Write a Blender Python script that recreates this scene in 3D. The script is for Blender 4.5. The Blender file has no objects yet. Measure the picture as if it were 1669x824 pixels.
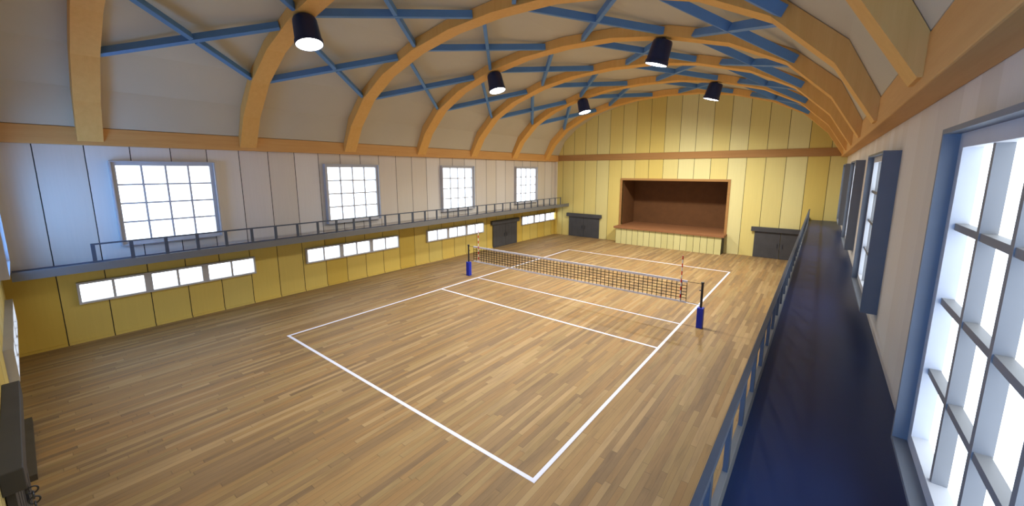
import bpy, bmesh, math, random
from mathutils import Vector, Matrix
S = bpy.context.scene
C = S.collection
PI = math.pi
random.seed(4)

# ------------------------------------------------------------------ camera, light, exposure
W_PX, H_PX, F_PX = 1669, 824, 636.96
cam = bpy.data.cameras.new('camera')
cam.sensor_fit = 'HORIZONTAL'; cam.sensor_width = 36.0
cam.lens = 36.0 * F_PX / W_PX
cam.shift_y = -(412.0 - 381.61) / W_PX
cam.clip_start = 0.05; cam.clip_end = 200
co = bpy.data.objects.new('camera', cam); C.objects.link(co)
co.location = (7.5995, -12.7825, 4.8422)
co.rotation_euler = (PI / 2 - 0.16, 0, 0.668)
S.camera = co

vs = S.view_settings
S.display_settings.display_device = 'sRGB'
vs.view_transform = 'Standard'; vs.look = 'None'; vs.gamma = 1.0; vs.use_curve_mapping = False
vs.exposure = 0.53
S.cycles.use_denoising = True
S.cycles.max_bounces = 10; S.cycles.diffuse_bounces = 6
S.cycles.sample_clamp_indirect = 6.0

LAMP_W = 800.0                     # each ceiling spotlight
LAMP_COL = (1.0, 0.955, 0.90)
DAY_COL = (0.78, 0.88, 1.0)         # cool daylight behind the panes
DAY_HIGH = 2.7                      # tall windows
DAY_FILL = (0.16, 0.42, 1.0)         # blue fill light from two added, unseen near-end windows
DAY_LOW = 2.7                       # low strip windows

wd = bpy.data.worlds.new('world'); S.world = wd; wd.use_nodes = True
bg = wd.node_tree.nodes['Background']
bg.inputs[0].default_value = (0.45, 0.62, 1.0, 1); bg.inputs[1].default_value = 1.0

# ------------------------------------------------------------------ material helpers
def srgb(r, g, b):
    f = lambda c: (c / 255 / 12.92) if c / 255 <= 0.04045 else ((c / 255 + 0.055) / 1.055) ** 2.4
    return (f(r), f(g), f(b), 1)

class NT:
    def __init__(s, name):
        s.m = bpy.data.materials.new(name); s.m.use_nodes = True
        s.t = s.m.node_tree; s.n = s.t.nodes
        s.b = s.n['Principled BSDF']
    def node(s, typ, **kw):
        n = s.n.new(typ)
        for k, v in kw.items(): setattr(n, k, v)
        return n
    def link(s, a, b): s.t.links.new(a, b)
    def val(s, sock, v):
        if hasattr(v, 'is_output'): s.link(v, sock)
        else: sock.default_value = v
    def math(s, op, a, b=None, c=None):
        n = s.node('ShaderNodeMath', operation=op)
        s.val(n.inputs[0], a)
        if b is not None: s.val(n.inputs[1], b)
        if c is not None: s.val(n.inputs[2], c)
        return n.outputs[0]
    def mix(s, f, a, b, mode='MIX'):
        n = s.node('ShaderNodeMix', data_type='RGBA', blend_type=mode)
        s.val(n.inputs[0], f); s.val(n.inputs[6], a); s.val(n.inputs[7], b)
        return n.outputs[2]
    def ramp(s, f, stops):
        n = s.node('ShaderNodeValToRGB'); s.link(f, n.inputs[0])
        e = n.color_ramp.elements
        while len(e) < len(stops): e.new(0.5)
        for i, (p, c) in enumerate(stops): e[i].position = p; e[i].color = c
        return n.outputs[0]
    def xyz(s):
        g = s.node('ShaderNodeNewGeometry'); x = s.node('ShaderNodeSeparateXYZ')
        s.link(g.outputs['Position'], x.inputs[0]); return g.outputs['Position'], x.outputs
    def comb(s, x, y, z):
        n = s.node('ShaderNodeCombineXYZ')
        for i, v in enumerate((x, y, z)): s.val(n.inputs[i], v)
        return n.outputs[0]
    def noise(s, vec, scale=5, detail=3, rough=0.5):
        n = s.node('ShaderNodeTexNoise'); s.link(vec, n.inputs['Vector'])
        n.inputs['Scale'].default_value = scale; n.inputs['Detail'].default_value = detail
        n.inputs['Roughness'].default_value = rough; return n.outputs['Fac']
    def white(s, vec):
        n = s.node('ShaderNodeTexWhiteNoise', noise_dimensions='3D'); s.link(vec, n.inputs['Vector'])
        return n.outputs['Value']
    def bump(s, h, dist=0.01, strength=0.5):
        n = s.node('ShaderNodeBump'); s.link(h, n.inputs['Height'])
        n.inputs['Distance'].default_value = dist; n.inputs['Strength'].default_value = strength
        s.link(n.outputs[0], s.b.inputs['Normal'])
    def done(s, col, rough=0.6, metal=0.0, spec=0.3):
        s.val(s.b.inputs['Base Color'], col); s.val(s.b.inputs['Roughness'], rough)
        s.b.inputs['Metallic'].default_value = metal
        s.b.inputs['Specular IOR Level'].default_value = spec
        return s.m

def plain(name, col, rough=0.6, metal=0.0, spec=0.3, var=0.08, scale=3.0):
    """one paint or material with slight mottling"""
    t = NT(name)
    tc = t.node('ShaderNodeTexCoord')
    f = t.noise(tc.outputs['Object'], scale, 4)
    lo = tuple(c * (1 - var) for c in col[:3]) + (1,); hi = tuple(min(1, c * (1 + var)) for c in col[:3]) + (1,)
    return t.done(t.ramp(f, [(0.3, lo), (0.7, hi)]), rough, metal, spec)

def wood(name, dark, light, axis, rough=0.6):
    """grain stretched along one axis (0 x, 1 y, 2 z)"""
    t = NT(name); pos, o = t.xyz()
    k = [9.0, 9.0, 9.0]; k[axis] = 0.5
    v = t.comb(*[t.math('MULTIPLY', o[i], k[i]) for i in range(3)])
    f = t.noise(v, 1.0, 5, 0.55)
    g = t.noise(v, 6.0, 2)
    f = t.math('ADD', t.math('MULTIPLY', f, 0.75), t.math('MULTIPLY', g, 0.25))
    return t.done(t.ramp(f, [(0.32, dark), (0.68, light)]), rough, 0, 0.25)

def boards(name, axis, cols, step=0.925, off=-0.54, seam=0.011, tint=None):
    """wide upright boards: a colour per board and a thin dark gap between boards"""
    t = NT(name); pos, o = t.xyz()
    u = t.math('DIVIDE', t.math('SUBTRACT', o[axis], off), step)
    wob = t.math('MULTIPLY', t.math('SUBTRACT', t.noise(t.comb(t.math('FLOOR', t.math('ADD', u, 0.5)), 0.0, o[2]), 3.0, 3), 0.5), 0.012 / step)
    u = t.math('ADD', u, wob)
    idx = t.math('FLOOR', u); fr = t.math('FRACT', u)
    w = t.white(t.comb(idx, 3.7, 1.3))
    n = len(cols)
    col = t.ramp(w, [(i / (n - 1) if n > 1 else 0, c) for i, c in enumerate(cols)])
    edge = t.math('MINIMUM', fr, t.math('SUBTRACT', 1.0, fr))
    gv = t.comb(t.math('MULTIPLY', u, 7.0), 0.0, t.math('MULTIPLY', o[2], 0.35))
    grain = t.noise(gv, 2.0, 4)
    col = t.mix(1.0, col, t.ramp(grain, [(0.3, (0.965, 0.965, 0.96, 1)), (0.7, (1, 1, 1, 1))]), 'MULTIPLY')
    isseam = t.math('LESS_THAN', edge, seam / step)
    col = t.mix(isseam, col, (0.025, 0.022, 0.015, 1))
    t.bump(t.math('SUBTRACT', 1.0, isseam), 0.02, 0.6)
    return t.done(col, 0.65, 0, 0.2)

def floor_mat():
    t = NT('oak_strip_floor'); pos, o = t.xyz()
    u = t.math('DIVIDE', o[0], 0.105)
    iu = t.math('FLOOR', u); fu = t.math('FRACT', u)
    v = t.math('ADD', t.math('DIVIDE', o[1], 2.1), t.math('MULTIPLY', t.white(t.comb(iu, 1.0, 0.0)), 9.0))
    iv = t.math('FLOOR', v); fv = t.math('FRACT', v)
    w = t.white(t.comb(iu, iv, 5.0))
    base = t.ramp(w, [(0.0, srgb(136, 112, 80)), (0.25, srgb(148, 122, 84)), (0.5, srgb(160, 128, 83)), (0.75, srgb(158, 134, 90)), (1.0, srgb(174, 147, 104))])
    gv = t.comb(t.math('MULTIPLY', o[0], 7.0), t.math('MULTIPLY', o[1], 0.7), t.math('MULTIPLY', w, 4.0))
    g = t.noise(gv, 1.3, 5, 0.62)
    base = t.mix(1.0, base, t.ramp(g, [(0.28, (0.72, 0.72, 0.76, 1)), (0.52, (0.98, 0.97, 0.96, 1)), (0.75, (1.0, 1.0, 0.98, 1))]), 'MULTIPLY')
    bv = t.comb(t.math('MULTIPLY', o[0], 1.6), t.math('MULTIPLY', o[1], 0.35), 0.0)
    b = t.noise(bv, 1.0, 3)
    base = t.mix(1.0, base, t.ramp(b, [(0.32, (0.86, 0.85, 0.84, 1)), (0.62, (1, 1, 1, 1))]), 'MULTIPLY')
    eu = t.math('MINIMUM', fu, t.math('SUBTRACT', 1.0, fu)); ev = t.math('MINIMUM', fv, t.math('SUBTRACT', 1.0, fv))
    gap = t.math('MAXIMUM', t.math('LESS_THAN', eu, 0.03), t.math('LESS_THAN', ev, 0.003))
    base = t.mix(t.math('MULTIPLY', gap, 0.35), base, (0.06, 0.04, 0.025, 1))
    return t.done(base, 0.55, 0, 0.25)

def emit(name, col, k):
    m = bpy.data.materials.new(name); m.use_nodes = True; t = m.node_tree
    t.nodes.clear(); e = t.nodes.new('ShaderNodeEmission'); o = t.nodes.new('ShaderNodeOutputMaterial')
    e.inputs[0].default_value = (*col, 1); e.inputs[1].default_value = k
    t.links.new(e.outputs[0], o.inputs[0]); return m

def antenna_mat():
    t = NT('antenna_stripes'); pos, o = t.xyz()
    f = t.math('FRACT', t.math('DIVIDE', t.math('SUBTRACT', o[2], 0.73), 0.25))
    m = t.math('GREATER_THAN', f, 0.5)
    return t.done(t.mix(m, srgb(225, 222, 220), srgb(205, 40, 38)), 0.4)

M = {}
M['floor'] = floor_mat()
YEL = [srgb(206, 176, 80), srgb(216, 188, 96), srgb(210, 190, 108), srgb(226, 212, 140), srgb(220, 194, 100)]
CRM = [srgb(218, 208, 190), srgb(226, 217, 200), srgb(221, 211, 194), srgb(234, 229, 219), srgb(222, 212, 197)]
M['yellow_x'] = boards('yellow_boards_across', 0, [srgb(220, 196, 104), srgb(228, 210, 128), srgb(224, 210, 136), srgb(230, 224, 166), srgb(226, 208, 122)])
M['yellow_y'] = boards('yellow_boards_along', 1, YEL[:3] + [YEL[4]], off=-12.37)
M['cream_y'] = boards('cream_boards_along', 1, CRM, off=-12.37)
M['cream_r'] = boards('cream_boards_plain', 1, [srgb(214, 204, 186), srgb(236, 231, 222), srgb(220, 210, 193), srgb(230, 223, 210), srgb(216, 207, 192)], step=0.46, off=-12.37, seam=0.0)
M['cream_x'] = boards('cream_boards_across', 0, CRM)
M['skirt_x'] = boards('stage_front_boards', 0, [srgb(204, 198, 136), srgb(212, 206, 146)], step=0.382, off=-3.19, seam=0.010)
M['arch'] = wood('honey_timber', srgb(228, 173, 92), srgb(236, 184, 104), 2)
M['beam'] = wood('honey_timber_along', srgb(208, 155, 90), srgb(218, 168, 102), 1)
M['beam_x'] = wood('honey_timber_across', srgb(166, 122, 70), srgb(178, 134, 80), 0)
M['stage_wood'] = wood('stage_boards', srgb(140, 96, 62), srgb(158, 110, 72), 0)
M['stage_dark'] = plain('stage_back_paint', srgb(110, 74, 42), 0.8)
M['vault'] = plain('ceiling_plaster', srgb(202, 192, 166), 0.8, var=0.03, scale=0.6)
M['steel_blue'] = plain('blue_grey_paint', srgb(96, 142, 194), 0.5, var=0.04)  # bluish ambient light put into the base colour of the braces
M['grey'] = plain('slate_paint', srgb(76, 84, 96), 0.5, var=0.05)
M['slate'] = plain('slate_casing_paint', srgb(112, 117, 124), 0.5, var=0.04)  # darker copy of the frame paint, shade on the right casings as colour
M['fascia'] = plain('fascia_grey_paint', srgb(116, 117, 116), 0.55, var=0.04)
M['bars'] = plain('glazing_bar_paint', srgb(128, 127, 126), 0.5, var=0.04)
M['frame'] = plain('window_frame_paint', srgb(188, 188, 190), 0.5, var=0.04)  # lightened so the glare around the panes is part of the colour
M['deck'] = plain('navy_deck', srgb(24, 46, 86), 0.36, var=0.06)  # blue daylight tint put into the colour of the grey deck
M['door'] = plain('charcoal_door', srgb(74, 74, 76), 0.6, var=0.08)
M['line'] = plain('white_line_paint', srgb(222, 228, 246), 0.5, var=0.01)
M['white_tape'] = plain('white_tape', srgb(236, 240, 252), 0.6, var=0.02)
M['net'] = plain('black_cord', srgb(22, 22, 26), 0.7)
M['pole'] = plain('dark_steel', srgb(28, 34, 48), 0.35, spec=0.5)
M['pad'] = plain('blue_padding', srgb(40, 58, 190), 0.5, var=0.06)
M['lamp'] = plain('navy_enamel', srgb(22, 36, 74), 0.4, spec=0.5)
M['iron'] = plain('black_iron', srgb(70, 74, 84), 0.4, 0.6)
M['lens'] = emit('lamp_glow', (1, 0.98, 0.94), 14)
M['glass_hi'] = emit('daylit_glass', DAY_COL, DAY_HIGH)
M['glass_near'] = emit('sky_glass', DAY_FILL, 8.5)  # glowing panes of the added windows, cool fill for the near end
M['glass_lo'] = emit('daylit_glass_low', DAY_COL, DAY_LOW)
M['antenna'] = antenna_mat()
M['dark_plank'] = plain('dark_plank', srgb(70, 64, 56), 0.7)

# ------------------------------------------------------------------ mesh helpers
class MB:
    def __init__(s): s.v = []; s.f = []; s.mi = []
    def quad(s, pts, mi=0):
        i = len(s.v); s.v += [tuple(p) for p in pts]; s.f.append(tuple(range(i, i + len(pts)))); s.mi.append(mi)
    def box(s, x0, x1, y0, y1, z0, z1, mi=0):
        i = len(s.v)
        s.v += [(x, y, z) for z in (z0, z1) for y in (y0, y1) for x in (x0, x1)]
        for f in ((0, 2, 3, 1), (4, 5, 7, 6), (0, 1, 5, 4), (2, 6, 7, 3), (0, 4, 6, 2), (1, 3, 7, 5)):
            s.f.append(tuple(i + k for k in f)); s.mi.append(mi)
    def bar(s, a, b, side, w, h):
        """rectangular bar a->b; side = rough direction of the width w, h the other one"""
        a = Vector(a); b = Vector(b); d = (b - a).normalized()
        u = Vector(side); u = (u - d * u.dot(d)).normalized(); n = d.cross(u)
        i = len(s.v)
        for p in (a, b):
            for su, sn in ((-1, -1), (1, -1), (1, 1), (-1, 1)):
                s.v.append(tuple(p + u * (su * w / 2) + n * (sn * h / 2)))
        for f in ((0, 3, 2, 1), (4, 5, 6, 7), (0, 1, 5, 4), (1, 2, 6, 5), (2, 3, 7, 6), (3, 0, 4, 7)):
            s.f.append(tuple(i + k for k in f)); s.mi.append(0)
    def tube(s, a, b, r, n=12, r2=None):
        a = Vector(a); b = Vector(b); d = (b - a).normalized(); r2 = r if r2 is None else r2
        u = d.orthogonal().normalized(); w = d.cross(u); i = len(s.v)
        for p, rr in ((a, r), (b, r2)):
            for k in range(n):
                t = 2 * PI * k / n; s.v.append(tuple(p + (u * math.cos(t) + w * math.sin(t)) * rr))
        for k in range(n):
            j = (k + 1) % n; s.f.append((i + k, i + j, i + n + j, i + n + k)); s.mi.append(0)
        s.f.append(tuple(i + k for k in reversed(range(n)))); s.mi.append(0)
        s.f.append(tuple(i + n + k for k in range(n))); s.mi.append(0)
    def lathe(s, prof, n=32):
        """profile of (radius, z) about the local z axis"""
        i = len(s.v)
        for r, z in prof:
            for k in range(n):
                t = 2 * PI * k / n; s.v.append((r * math.cos(t), r * math.sin(t), z))
        for q in range(len(prof) - 1):
            for k in range(n):
                j = (k + 1) % n
                s.f.append((i + q * n + k, i + q * n + j, i + (q + 1) * n + j, i + (q + 1) * n + k)); s.mi.append(0)
        s.f.append(tuple(i + k for k in reversed(range(n)))); s.mi.append(0)
        m = i + (len(prof) - 1) * n
        s.f.append(tuple(m + k for k in range(n))); s.mi.append(0)
    def torus(s, c, R, r, rot, n=20, m=8):
        i = len(s.v)
        for a in range(n):
            ta = 2 * PI * a / n
            for b in range(m):
                tb = 2 * PI * b / m
                p = Vector(((R + r * math.cos(tb)) * math.cos(ta), (R + r * math.cos(tb)) * math.sin(ta), r * math.sin(tb)))
                s.v.append(tuple(Vector(c) + rot @ p))
        for a in range(n):
            for b in range(m):
                s.f.append((i + a * m + b, i + ((a + 1) % n) * m + b, i + ((a + 1) % n) * m + (b + 1) % m, i + a * m + (b + 1) % m)); s.mi.append(0)
    def build(s, name, mats, parent=None, bevel=0.0, smooth=False):
        me = bpy.data.meshes.new(name)
        me.from_pydata(s.v, [], s.f)
        if not isinstance(mats, (list, tuple)): mats = [mats]
        for m in mats: me.materials.append(m)
        me.polygons.foreach_set('material_index', s.mi)
        bm = bmesh.new(); bm.from_mesh(me); bmesh.ops.recalc_face_normals(bm, faces=bm.faces); bm.to_mesh(me); bm.free()
        me.update()
        if smooth: me.shade_smooth() if hasattr(me, 'shade_smooth') else None
        o = bpy.data.objects.new(name, me); C.objects.link(o)
        if bevel:
            b = o.modifiers.new('bevel', 'BEVEL'); b.width = bevel; b.segments = 2; b.limit_method = 'ANGLE'; b.angle_limit = 0.8
        if smooth:
            e = o.modifiers.new('edges', 'EDGE_SPLIT'); e.split_angle = 0.7
        if parent: o.parent = parent
        return o

def tag(o, label=None, cat=None, group=None, kind=None):
    if label: o['label'] = label
    if cat: o['category'] = cat
    if group: o['group'] = group
    if kind: o['kind'] = kind
    return o
def empty(name, loc=(0, 0, 0), rz=0.0):
    o = bpy.data.objects.new(name, None); C.objects.link(o); o.location = loc; o.rotation_euler = (0, 0, rz)
    o.empty_display_size = 0.2; return o
def copy_tree(o, parent=None):
    c = o.copy(); C.objects.link(c)
    if parent: c.parent = parent
    for ch in list(o.children): copy_tree(ch, c)
    return c

# ------------------------------------------------------------------ room dimensions
XL, XR, YN, YB = -8.60, 8.45, -13.26, 13.17
XC = -0.075
ZB, ZT = 5.55, 6.02           # timber wall plate under the vault
ZS = 2.22                     # yellow boards below, cream boards above
INTR = [(8.23, 5.65), (7.63, 6.64), (6.63, 7.60), (5.28, 8.31), (3.55, 8.83), (1.78, 9.11), (0, 9.19)]
EXTR = [(8.27, 6.02), (7.78, 6.98), (6.80, 7.86), (5.44, 8.57), (3.65, 9.11), (1.81, 9.40), (0, 9.49)]
def full(h): return [(XC + x, z) for x, z in h] + [(XC - x, z) for x, z in reversed(h[:-1])]
intr, extr = full(INTR), full(EXTR)
def zvault(x):
    x = abs(x - XC)
    for (x1, z1), (x0, z0) in zip(EXTR, EXTR[1:]):
        if x0 <= x <= x1: return z0 + (z1 - z0) * (x - x0) / (x1 - x0)
    return EXTR[0][1]

# floor
b = MB(); b.box(XL - .15, XR + .15, YN - .15, YB + 2.6, -0.12, 0)
tag(b.build('floor', M['floor']), 'worn oak strip floor of the sports hall', 'floor', kind='structure')

# side walls: yellow below, cream above
for nm, x0, x1, lab in (('wall_left', XL - .15, XL, 'long left wall of cream boards above yellow boards'),
                        ('wall_right', XR, XR + .15, 'long right wall of cream boards above the walkway')):
    b = MB(); b.box(x0, x1, YN - .15, YB + .15, 0, ZS, 0); b.box(x0, x1, YN - .15, YB + .15, ZS, ZT, 1)
    tag(b.build(nm, [M['yellow_y'], M['cream_y' if nm == 'wall_left' else 'cream_r']]), lab, 'wall', kind='structure')

# end walls with arched tops; the back one has the stage opening
SX0, SX1, SZ0, SZ1 = -3.20, 3.25, 1.03, 4.23
def endwall(name, y0, y1, hole, mats, split, lab):
    b = MB()
    top = [(x, z) for x, z in full([(8.6, 6.02)] + EXTR)]
    cuts = sorted(set([XL, XR] + [x for x, z in extr] + ([SX0, SX1] if hole else [])))
    for xa, xb in zip(cuts, cuts[1:]):
        spans = [(0, SZ0), (SZ1, None)] if hole and xa >= SX0 - 1e-6 and xb <= SX1 + 1e-6 else [(0, None)]
        for z0, z1 in spans:
            ta, tb = (z1, z1) if z1 else (zvault(xa) + .02, zvault(xb) + .02)
            seg = [(z0, ta, tb, 0)] if not split else [(0, split, split, 0), (split, ta, tb, 1)]
            for q0, qa, qb, mi in seg:
                i = len(b.v)
                b.v += [(xa, y0, q0), (xb, y0, q0), (xb, y0, qb), (xa, y0, qa), (xa, y1, q0), (xb, y1, q0), (xb, y1, qb), (xa, y1, qa)]
                for f in ((0, 1, 2, 3), (7, 6, 5, 4), (0, 4, 5, 1), (1, 5, 6, 2), (2, 6, 7, 3), (3, 7, 4, 0)):
                    b.f.append(tuple(i + k for k in f)); b.mi.append(mi)
    tag(b.build(name, mats), lab, 'wall', kind='structure')
endwall('wall_back', YB, YB + .15, True, [M['yellow_x']], None, 'arched end wall of tall yellow boards around the stage')
endwall('wall_front', YN - .15, YN, False, [M['yellow_x'], M['cream_x']], ZS, 'near end wall of yellow boards at the left edge')

# vaulted ceiling
b = MB(); vz = [(x, z + .012) for x, z in extr]
vz = [(XR + .15, ZT)] + [(XR - .02, ZT)] + vz + [(XL + .02, ZT), (XL - .15, ZT)]
for (xa, za), (xb, zb) in zip(vz, vz[1:]):
    i = len(b.v)
    for y in (YN - .15, YB + .15):
        b.v += [(xa, y, za), (xb, y, zb), (xb, y, zb + .1), (xa, y, za + .1)]
    for f in ((0, 3, 2, 1), (4, 5, 6, 7), (0, 1, 5, 4), (1, 2, 6, 5), (2, 3, 7, 6), (3, 0, 4, 7)):
        b.f.append(tuple(i + k for k in f)); b.mi.append(0)
tag(b.build('ceiling', M['vault']), 'pale plaster barrel vault over the hall', 'ceiling', kind='structure')

# stage recess shell behind the end wall
b = MB(); yd = 15.45
b.box(SX0 - .1, SX1 + .1, yd, yd + .1, 0, SZ1 + .1)
b.box(SX0 - .1, SX0, YB + .15, yd, 0, SZ1 + .1); b.box(SX1, SX1 + .1, YB + .15, yd, 0, SZ1 + .1)
b.box(SX0, SX1, YB + .15, yd, SZ1, SZ1 + .1)
tag(b.build('wall_stage', M['stage_dark']), 'dark brown walls inside the stage recess', 'wall', kind='structure')

b = MB(); b.box(SX0, SX1, YB - .028, yd, 1.03, 1.16)
tag(b.build('floor_stage', M['stage_wood']), 'brown board floor inside the stage recess', 'floor', kind='structure')

# timber wall plates and end band
for nm, box, mat, lab in (
    ('trim_1', (XL, XL + .26, YN, YB, ZB, ZT), M['beam'], 'long timber wall plate under the vault along the left wall'),
    ('trim_2', (XR - .26, XR, YN, YB, ZB, ZT), M['beam'], 'long timber wall plate under the vault along the right wall'),
    ('trim_3', (XL + .26, XR - .26, YB - .07, YB, 5.60, 6.02), M['beam_x'], 'straight timber band across the yellow end wall'),
    ('trim_4', (XL + .26, XR - .26, YN, YN + .07, 5.60, 6.02), M['beam_x'], 'straight timber band across the near end wall')):
    b = MB(); b.box(*box); tag(b.build(nm, mat, bevel=.015), lab, 'beam', kind='structure')
b = MB(); b.box(XL, XL + .045, YN, YB, 0, .07)
tag(b.build('baseboard_left', M['yellow_y']), 'low yellow baseboard along the left wall', 'baseboard', kind='structure')
b = MB(); b.box(XR - .045, XR, YN, YB, 0, .07)
tag(b.build('baseboard_right', M['yellow_y']), 'low yellow baseboard along the right wall', 'baseboard', kind='structure')
b = MB(); b.box(XL, XL + .17, YB - .17, YB, 0, ZS, 0); b.box(XL, XL + .17, YB - .17, YB, ZS, ZB, 1); b.box(XL, XL + .21, YB - .21, YB, 0, .12, 0)
tag(b.build('trim_5', [M['yellow_y'], M['cream_y']]), 'slim square corner post between left wall and yellow end wall', 'post', kind='structure')

# proscenium frame
b = MB(); w = .14; yf0, yf1 = YB - .05, YB + .15
b.box(SX0 - w, SX0, yf0, yf1, 1.165, SZ1 + w); b.box(SX1, SX1 + w, yf0, yf1, 1.165, SZ1 + w); b.box(SX0, SX1, yf0, yf1, SZ1, SZ1 + w)
tag(b.build('trim_6', M['beam_x'], bevel=.01), 'brown timber frame around the stage opening', 'frame', kind='structure')

# ------------------------------------------------------------------ windows
W_NAMES = []
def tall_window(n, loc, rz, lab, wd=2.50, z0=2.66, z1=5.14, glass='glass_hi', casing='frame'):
    """x along the wall, y into the room; casing box stands 0.2 proud"""
    r = empty('window_%d' % n, loc, rz); tag(r, lab, 'window', kind='structure')
    h = wd / 2; t = .035; d = .20
    b = MB()
    b.box(-h, -h + t, 0, d, z0, z1); b.box(h - t, h, 0, d, z0, z1)
    b.box(-h + t, h - t, 0, d, z0, z0 + t); b.box(-h + t, h - t, 0, d, z1 - t, z1)
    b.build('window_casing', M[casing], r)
    b = MB(); a = h - t; q0, q1 = z0 + t, z1 - t; fw = .10; fd = .11
    b.box(-a, -a + fw, 0, fd, q0, q1); b.box(a - fw, a, 0, fd, q0, q1)
    b.box(-a + fw, a - fw, 0, fd, q0, q0 + fw); b.box(-a + fw, a - fw, 0, fd, q1 - fw, q1)
    sash = b.build('sash', M['frame'], r)
    b = MB(); a2 = a - fw; p0, p1 = q0 + fw, q1 - fw; mw = .024
    for k in range(1, 4):
        x = -a2 + 2 * a2 * k / 4; b.box(x - mw, x + mw, .012, .088, p0, p1)
        z = p0 + (p1 - p0) * k / 4
        for j in range(4):
            xa = -a2 + 2 * a2 * j / 4 + (mw if j else 0); xb = -a2 + 2 * a2 * (j + 1) / 4 - (mw if j < 3 else 0)
            b.box(xa, xb, .018, .082, z - mw, z + mw)
    b.build('glazing_bars', M['bars' if casing == 'slate' else 'frame'], sash)  # left bars take the glare-lightened paint, right bars a darker one
    b = MB(); b.box(-a2, a2, 0.002, .012, p0, p1); b.build('window_glass', M[glass], sash)
    return r
def strip_window(n, loc, rz, lab, wd=4.42, z0=1.13, z1=1.75):
    r = empty('window_%d' % n, loc, rz); tag(r, lab, 'window', kind='structure')
    h = wd / 2; t = .055; d = .12
    b = MB()
    b.box(-h, -h + t, 0, d, z0, z1); b.box(h - t, h, 0, d, z0, z1)
    b.box(-h + t, h - t, 0, d, z0, z0 + t); b.box(-h + t, h - t, 0, d, z1 - t, z1)
    b.build('window_casing', M['frame'], r)
    a = h - t; b = MB()
    for k in (1, 2):
        x = -a + 2 * a * k / 3; b.box(x - .09, x + .09, .002, .10, z0 + t, z1 - t)
    b.build('mullion', M['frame'], r)
    b = MB()
    for k in range(3):
        x = -a + 2 * a * (k + .5) / 3 + (.045 if k == 0 else -.045 if k == 2 else 0) - 0
        x = (-a + 2 * a * k / 3 + (.09 if k else 0) + -a + 2 * a * (k + 1) / 3 - (.09 if k < 2 else 0)) / 2
        b.box(x - .03, x + .03, .012, .08, z0 + t, z1 - t)
    b.build('glazing_bars', M['frame'], r)
    b = MB()
    b.box(-a, a, .002, .012, z0 + t, z1 - t); b.build('window_glass', M['glass_lo'], r)
    return r
WY = [-9.775, -3.565, 2.74, 9.22]
PL = ['nearest of the four tall windows in the left wall, at the left of the picture', 'second tall window from the near end in the left wall, above the second strip window',
      'third tall window from the near end in the left wall, beyond the net', 'farthest tall window in the left wall, next to the yellow end wall']
PRR = ['very near tall window at the right edge of the picture', 'second tall window along the right wall, seen almost edge on',
       'third tall window along the right wall, a narrow dark casing', 'farthest tall window on the right wall, beside the yellow end wall']
for i, y in enumerate(WY):
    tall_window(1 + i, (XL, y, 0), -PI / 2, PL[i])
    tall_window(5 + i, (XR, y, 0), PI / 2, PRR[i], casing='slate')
SL = ['long low strip window below the nearest tall left window', 'long low strip window below the second tall left window',
      'low strip window between the net and the dark door in the left wall', 'low strip window beyond the dark door, nearest the end wall']
for i, y in enumerate([-9.83, -3.58, 2.62, 10.95]):
    strip_window(9 + i, (XL, y, 0), -PI / 2, SL[i])
strip_window(13, (-5.54, YN, 0), 0, 'low strip window on the near end wall at the far left edge')
for i, x in enumerate((-6.5, 6.3)):  # pair added out of view to throw cool fill light into the hall
    tall_window(14 + i, (x, YN, 0), 0, ['tall window in the near end wall beside the left wall', 'tall window in the near end wall beside the right walkway'][i], glass='glass_near')

# ------------------------------------------------------------------ doors: two dark sliding panels under a box lintel
def door(n, loc, rz, lab, mats=None, pull=True, rings=False):
    r = empty('door_%d' % n, loc, rz); tag(r, lab, 'door', kind='structure')
    b = MB(); b.box(-1.42, 1.42, 0, .17, 1.48, 1.735); b.build('lintel', M['door'], r, bevel=.01)
    for s in (-1, 1):
        b = MB(); x0, x1 = (-1.24, -.012) if s < 0 else (.012, 1.24)
        b.box(x0, x1, .01, .075, .012, 1.48)
        for k in range(1, 4):
            x = x0 + (x1 - x0) * k / 4; b.box(x - .006, x + .006, .075, .079, .03, 1.46)
        p = b.build('door_panel', M['door'], r)
        if pull:
            b = MB(); xh = s * .12; b.box(xh - .018, xh + .018, .079, .105, .62, .86); b.build('door_handle', M['iron'], p)
    return r
door(1, (XL, 6.97, 0), -PI / 2, 'charcoal double sliding door in the left wall between two strip windows')
door(2, (-6.06, YB, 0), PI, 'charcoal double door left of the stage in the end wall')
door(3, (6.06, YB, 0), PI, 'charcoal double door right of the stage, partly behind the walkway')
door(4, (-.20, YN, 0), 0, 'charcoal door with deep lintel on the near end wall, bottom left corner')

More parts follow.
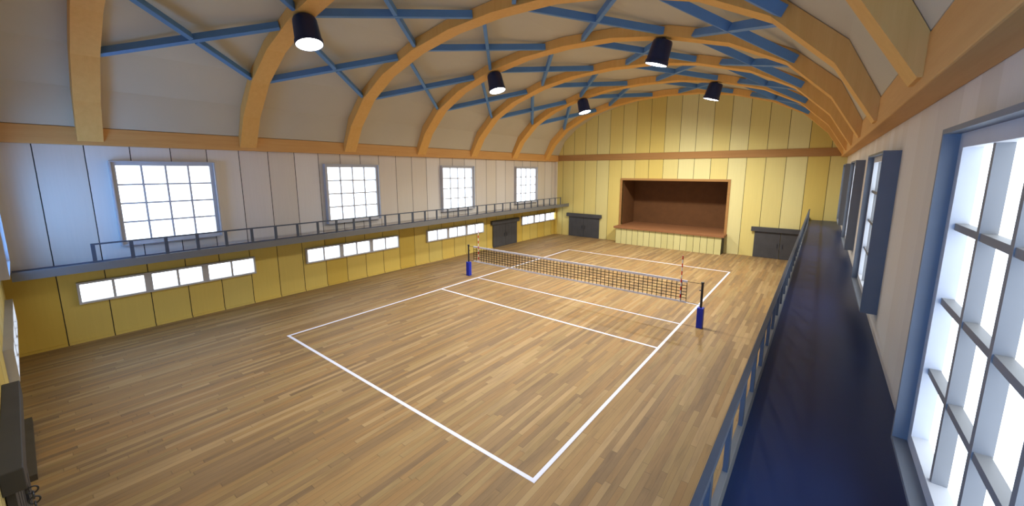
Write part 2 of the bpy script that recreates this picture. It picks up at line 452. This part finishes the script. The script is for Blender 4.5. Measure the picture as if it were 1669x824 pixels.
# ------------------------------------------------------------------ arches
AY = [-11.31 + 3.795 * i for i in range(7)]
ORD = ['first', 'second', 'third', 'fourth', 'fifth', 'sixth', 'seventh']
ALAB = ['honey timber roof arch nearest the camera, broad upright at the upper left', 'second honey timber roof arch from the camera, carrying the largest spotlight',
        'third honey timber roof arch from the camera, without a spotlight', 'middle honey timber roof arch, carrying two spotlights above the net',
        'fifth honey timber roof arch from the camera, just beyond the middle one', 'sixth honey timber roof arch, carrying the two smallest spotlights',
        'farthest honey timber roof arch, next to the yellow end wall']
def arch(y, lab):
    b = MB(); n = len(intr); i = len(b.v)
    for yy in (y - .25, y + .25):
        for (x, z) in intr: b.v.append((x, yy, z))
        for (x, z) in extr: b.v.append((x, yy, z))
    N = 2 * n
    for k in range(n - 1):
        for f in ((k, k + 1, n + k + 1, n + k), (N + n + k, N + n + k + 1, N + k + 1, N + k),
                  (k + 1, k, N + k, N + k + 1), (n + k, n + k + 1, N + n + k + 1, N + n + k)):
            b.f.append(f); b.mi.append(0)
    for k in (0, n - 1): b.f.append((k, n + k, N + n + k, N + k)); b.mi.append(0)
    for sd in (-1, 1):                     # squared foot bearing on the wall plate
        i = len(b.v); pts = [(8.23, 5.65), (8.30, 5.65), (8.30, 6.02), (8.27, 6.02)]
        for yy in (y - .25, y + .25): b.v += [(XC + sd * px, yy, pz) for px, pz in pts]
        for f in ((0, 1, 2, 3), (7, 6, 5, 4), (0, 4, 5, 1), (1, 5, 6, 2), (2, 6, 7, 3)):
            b.f.append(tuple(i + k for k in f)); b.mi.append(0)
    o = b.build('roof_arch', M['arch']); tag(o, lab, 'arch', 'honey timber roof arches')
    return o
for y, l in zip(AY, ALAB): arch(y, l)

# ------------------------------------------------------------------ cross braces between arches
def rad(off):
    """middle of the arch depth at a sideways offset, and the outward normal"""
    s = 1 if off >= 0 else -1; a = abs(off)
    def at(pl):
        for (x1, z1), (x0, z0) in zip(pl, pl[1:]):
            if x0 <= a <= x1: return z0 + (z1 - z0) * (a - x0) / (x1 - x0), (x1 - x0, z1 - z0)
    z, (dx, dz) = at(EXTR)
    nx, nz = -dz, dx
    l = math.hypot(nx, nz); nrm = Vector((s * nx / l, 0, nz / l))
    return Vector((XC + off, 0, z)) - nrm * .155, nrm
XO = [(-6.80, -4.38), (-3.43, -.75), (.80, 3.50), (4.42, 6.92)]
SIDE = ['on the left vault slope', 'left of the vault crown', 'right of the vault crown', 'on the right vault slope']
for i in range(6):
    ya, yb = AY[i] + .25, AY[i + 1] - .25
    for k, (o0, o1) in enumerate(XO):
        p0, n0 = rad(o0); p1, n1 = rad(o1)
        nm = ((n0 + n1) / 2).normalized()
        r = empty('cross_brace', ((p0.x + p1.x) / 2, (ya + yb) / 2, (p0.z + p1.z) / 2))
        tag(r, 'blue cross brace, %s to %s arch, %s' % (ORD[i], ORD[i + 1], SIDE[k]), 'brace', 'cross braces between the arches')
        L = Vector(r.location)
        for j, (a, c) in enumerate(((p0, p1), (p1, p0))):
            A = Vector((a.x, ya, a.z)) - L; B = Vector((c.x, yb, c.z)) - L
            sh = nm * (.0 if j == 0 else .004)
            if j == 0:
                b = MB(); b.bar(A, B, nm, .20, .11); b.build('brace_bar', M['steel_blue'], r)
            else:                                  # the second bar is halved round the first
                d = (B - A); mid = (A + B) / 2; g = d.normalized() * .082
                b = MB(); b.bar(A, mid - g, nm, .196, .11); b.bar(mid + g, B, nm, .196, .11); b.build('brace_bar', M['steel_blue'], r)

# ------------------------------------------------------------------ spotlights
def lamp_proto():
    r = empty('ceiling_spotlight')
    b = MB(); b.lathe([(.20, 0), (.27, -.02), (.292, -.07), (.30, -.13), (.328, -.60), (.346, -.61), (.35, -.66), (.346, -.715), (.325, -.72), (.322, -.70), (.05, -.69)], 40)
    b.build('housing', M['lamp'], r, smooth=True)
    b = MB(); b.lathe([(.02, -.698), (.321, -.698), (.321, -.708), (.02, -.708)], 40); b.build('lens', M['lens'], r, smooth=True)
    b = MB(); b.tube((0, 0, 0), (0, 0, .06), .06, 16); b.build('mount', M['lamp'], r)
    return r
LAMPS = [(1, -1, 'largest navy spotlight, hanging from the second arch at the upper left'), (3, -1, 'navy spotlight under the middle arch, left of the crown'),
         (5, -1, 'small navy spotlight under the sixth arch, left of the crown'), (1, 1, 'navy spotlight under the second arch, right side above the picture'),
         (3, 1, 'navy spotlight under the middle arch, right of the crown'), (5, 1, 'navy spotlight under the sixth arch, in front of the yellow gable')]
LAMP_F = [.32, 1.5, .9, 1.15, 1.5, 2.5]
LAMP_A = [95, 150, 165, 100, 150, 180]
proto = lamp_proto()
for k, (ai, s, lab) in enumerate(LAMPS):
    o = proto if k == 0 else copy_tree(proto)
    tag(o, lab, 'lamp', 'navy spotlights under the arches')
    off = 3.55
    ax = Vector((-s * .27, 0, -1)).normalized()
    o.location = (XC + s * 3.42, AY[ai], 8.80)
    o.rotation_euler = Vector((0, 0, -1)).rotation_difference(ax).to_euler()
    ld = bpy.data.lights.new('spot_beam', 'SPOT'); ld.energy = LAMP_W * LAMP_F[k]; ld.color = LAMP_COL
    ld.spot_size = math.radians(LAMP_A[k]); ld.spot_blend = 1.0; ld.shadow_soft_size = .26
    lo = bpy.data.objects.new('spot_beam', ld); C.objects.link(lo); lo.parent = o; lo.location = (0, 0, -1.0)

# ------------------------------------------------------------------ side walkways with railings
def walkway(s, lab):
    """s = -1 left wall, +1 right wall"""
    wallx = XL if s < 0 else XR
    edge = -7.37 if s < 0 else 7.18
    r = empty('walkway', (wallx, 0, 2.22)); tag(r, lab, 'walkway')
    X = lambda d: d * s - (wallx if False else 0)
    inn = (edge - wallx)             # local x of the outer edge (towards the hall)
    lo = lambda a, c: (min(a, c), max(a, c))
    dx = -s                          # direction from wall to hall is -s
    y0, y1 = -13.085, YB
    b = MB(); x0, x1 = lo(0, inn - dx * .05); b.box(x0, x1, y0, y1, .03, .08); b.build('deck', M['deck'], r)
    b = MB(); x0, x1 = lo(inn - dx * .05, inn); b.box(x0, x1, y0, y1, 0, .22); b.build('fascia', M['fascia'], r, bevel=.006)
    b = MB()
    x0, x1 = lo(inn - dx * .052, inn); ra, rb = -11.72, 12.02
    b.box(x0, x1, ra, rb, .695, .735)
    b.build('handrail', M['grey'], r, bevel=.005)
    n = 33; x0, x1 = lo(inn - dx * .044, inn - dx * .008)
    for k in range(n):
        y = -11.68 + (11.98 + 11.68) * k / (n - 1)
        b = MB(); b.box(x0, x1, y - .04, y + .04, .22, .695); b.build('baluster', M['grey'], r)
    return r
walkway(-1, 'grey walkway with railing along the left wall, between tall and strip windows')
walkway(1, 'grey walkway with railing along the right wall, in the right foreground')

# ------------------------------------------------------------------ stage platform
r = empty('stage', (0, 12.35, 0)); tag(r, 'low stage platform with pale boarded front and brown top', 'stage')
b = MB(); b.box(-3.19, 3.30, 0, .08, 0, 1.02); b.build('stage_front', M['skirt_x'], r)
for x0, x1 in ((-3.19, -3.11), (3.22, 3.30)):
    b = MB(); b.box(x0, x1, .08, YB - .03 - 12.35, 0, 1.02); b.build('stage_side', M['door'], r)
b = MB(); b.box(-3.33, 3.43, -.09, YB - .03 - 12.35, 1.03, 1.16)
b.build('stage_deck', M['stage_wood'], r, bevel=.008)

# ------------------------------------------------------------------ court lines
LX, LY, LA, lw = 4.5, 8.2927, 2.263, .075
def line(x0, x1, y0, y1, lab):
    b = MB(); b.box(x0, x1, y0, y1, 0, .003); tag(b.build('court_line', M['line']), lab, 'line', 'white court lines')
line(-LX, -LX + lw, -LY, LY, 'long white side line of the court nearer the left wall')
line(LX - lw, LX, -LY, LY, 'long white side line of the court nearer the right walkway')
line(-LX + lw, LX - lw, -LY, -LY + lw, 'white end line of the court in the foreground')
line(-LX + lw, LX - lw, LY - lw, LY, 'white end line of the court nearest the stage')
line(-LX + lw, LX - lw, -LA - lw / 2, -LA + lw / 2, 'thin white cross line in front of the net')
line(-LX + lw, LX - lw, LA - lw / 2, LA + lw / 2, 'thin white cross line behind the net')
line(-LX + lw, LX - lw, -.09, -.02, 'thin white centre line below the net')

# ------------------------------------------------------------------ net, posts, antennas
NX0, NX1 = -4.74, 4.56
r = empty('volleyball_net', (0, 0, .71)); tag(r, 'black volleyball net with white tapes strung across the court', 'net')
b = MB(); zt0, zt1 = .665, .74
def sag(x): return 0
b.box(NX0, NX1, -.012, .012, .665, .735); b.build('top_tape', M['white_tape'], r)
b = MB(); b.box(NX0, NX1, -.012, .012, 0, .06); b.build('bottom_tape', M['white_tape'], r)
b = MB(); g = .0085; nc = 60
for k in range(nc + 1):
    x = NX0 + g + (NX1 - NX0 - 2 * g) * k / nc; b.box(x - g, x + g, -g, g, .06, .665)
for k in range(1, 6):
    z = .06 + .605 * k / 6; b.box(NX0, NX1, -g * .9, g * .9, z - g, z + g)
b.build('net_mesh', M['net'], r)
for z in (.70, .03):
    for xa, xb in ((-5.034, NX0), (NX1, 4.964)):
        b = MB(); b.tube((xa, 0, z), (xb, 0, z), .008, 6); b.build('net_cord', M['net'], r)
for x, lab in ((-5.07, 'dark net post in blue padding near the left wall'), (5.0, 'dark net post in blue padding near the right walkway')):
    r = empty('net_post', (x, 0, 0)); tag(r, lab, 'post', 'padded net posts')
    b = MB(); b.tube((0, 0, .66), (0, 0, 1.43), .036, 16); b.tube((0, 0, 0), (0, 0, .66), .036, 16); b.build('pole', M['pole'], r, smooth=True)
    b = MB(); b.tube((0, 0, 1.43), (0, 0, 1.47), .048, 16); b.build('post_cap', M['pole'], r)
    s = 1 if x < 0 else -1
    b = MB(); b.box(-.03, .03, -.03, .03, 1.16, 1.22) if False else b.tube((s * .03, 0, 1.20), (s * .08, 0, 1.20), .018, 10); b.build('tension_crank', M['iron'], r)
    b = MB(); b.box(-.088, .088, -.088, .088, .005, .655); b.box(-.091, .091, -.091, .091, .075, .085); b.build('pad', M['pad'], r, bevel=.02)
for x, lab in ((-4.41, 'red and white striped antenna at the left end of the net'), (4.38, 'red and white striped antenna at the right end of the net')):
    b = MB(); b.tube((0, 0, 0), (0, 0, 1.50), .017, 10)
    o = b.build('net_antenna', M['antenna'], smooth=True); o.location = (x, -.032, .73)
    tag(o, lab, 'antenna', 'striped net antennas')

# ------------------------------------------------------------------ near end wall bits at the left edge
b = MB(); b.box(-4.1, -1.75, YN + .002, YN + .14, 0, .10)
tag(b.build('floor_plank', M['dark_plank']), 'dark low plank along the foot of the near end wall', 'plank')
r = empty('chain', (1.19, YN + .195, 1.46)); tag(r, 'short iron chain hanging beside the near door lintel', 'chain')
for k in range(4):
    b = MB(); rot = Matrix.Rotation(PI / 2, 3, 'X') if k % 2 else Matrix.Rotation(PI / 2, 3, 'Y')
    b.torus((0, 0, -.03 - k * .062), .04, .008, rot, 18, 8); b.build('chain_link', M['iron'], r)
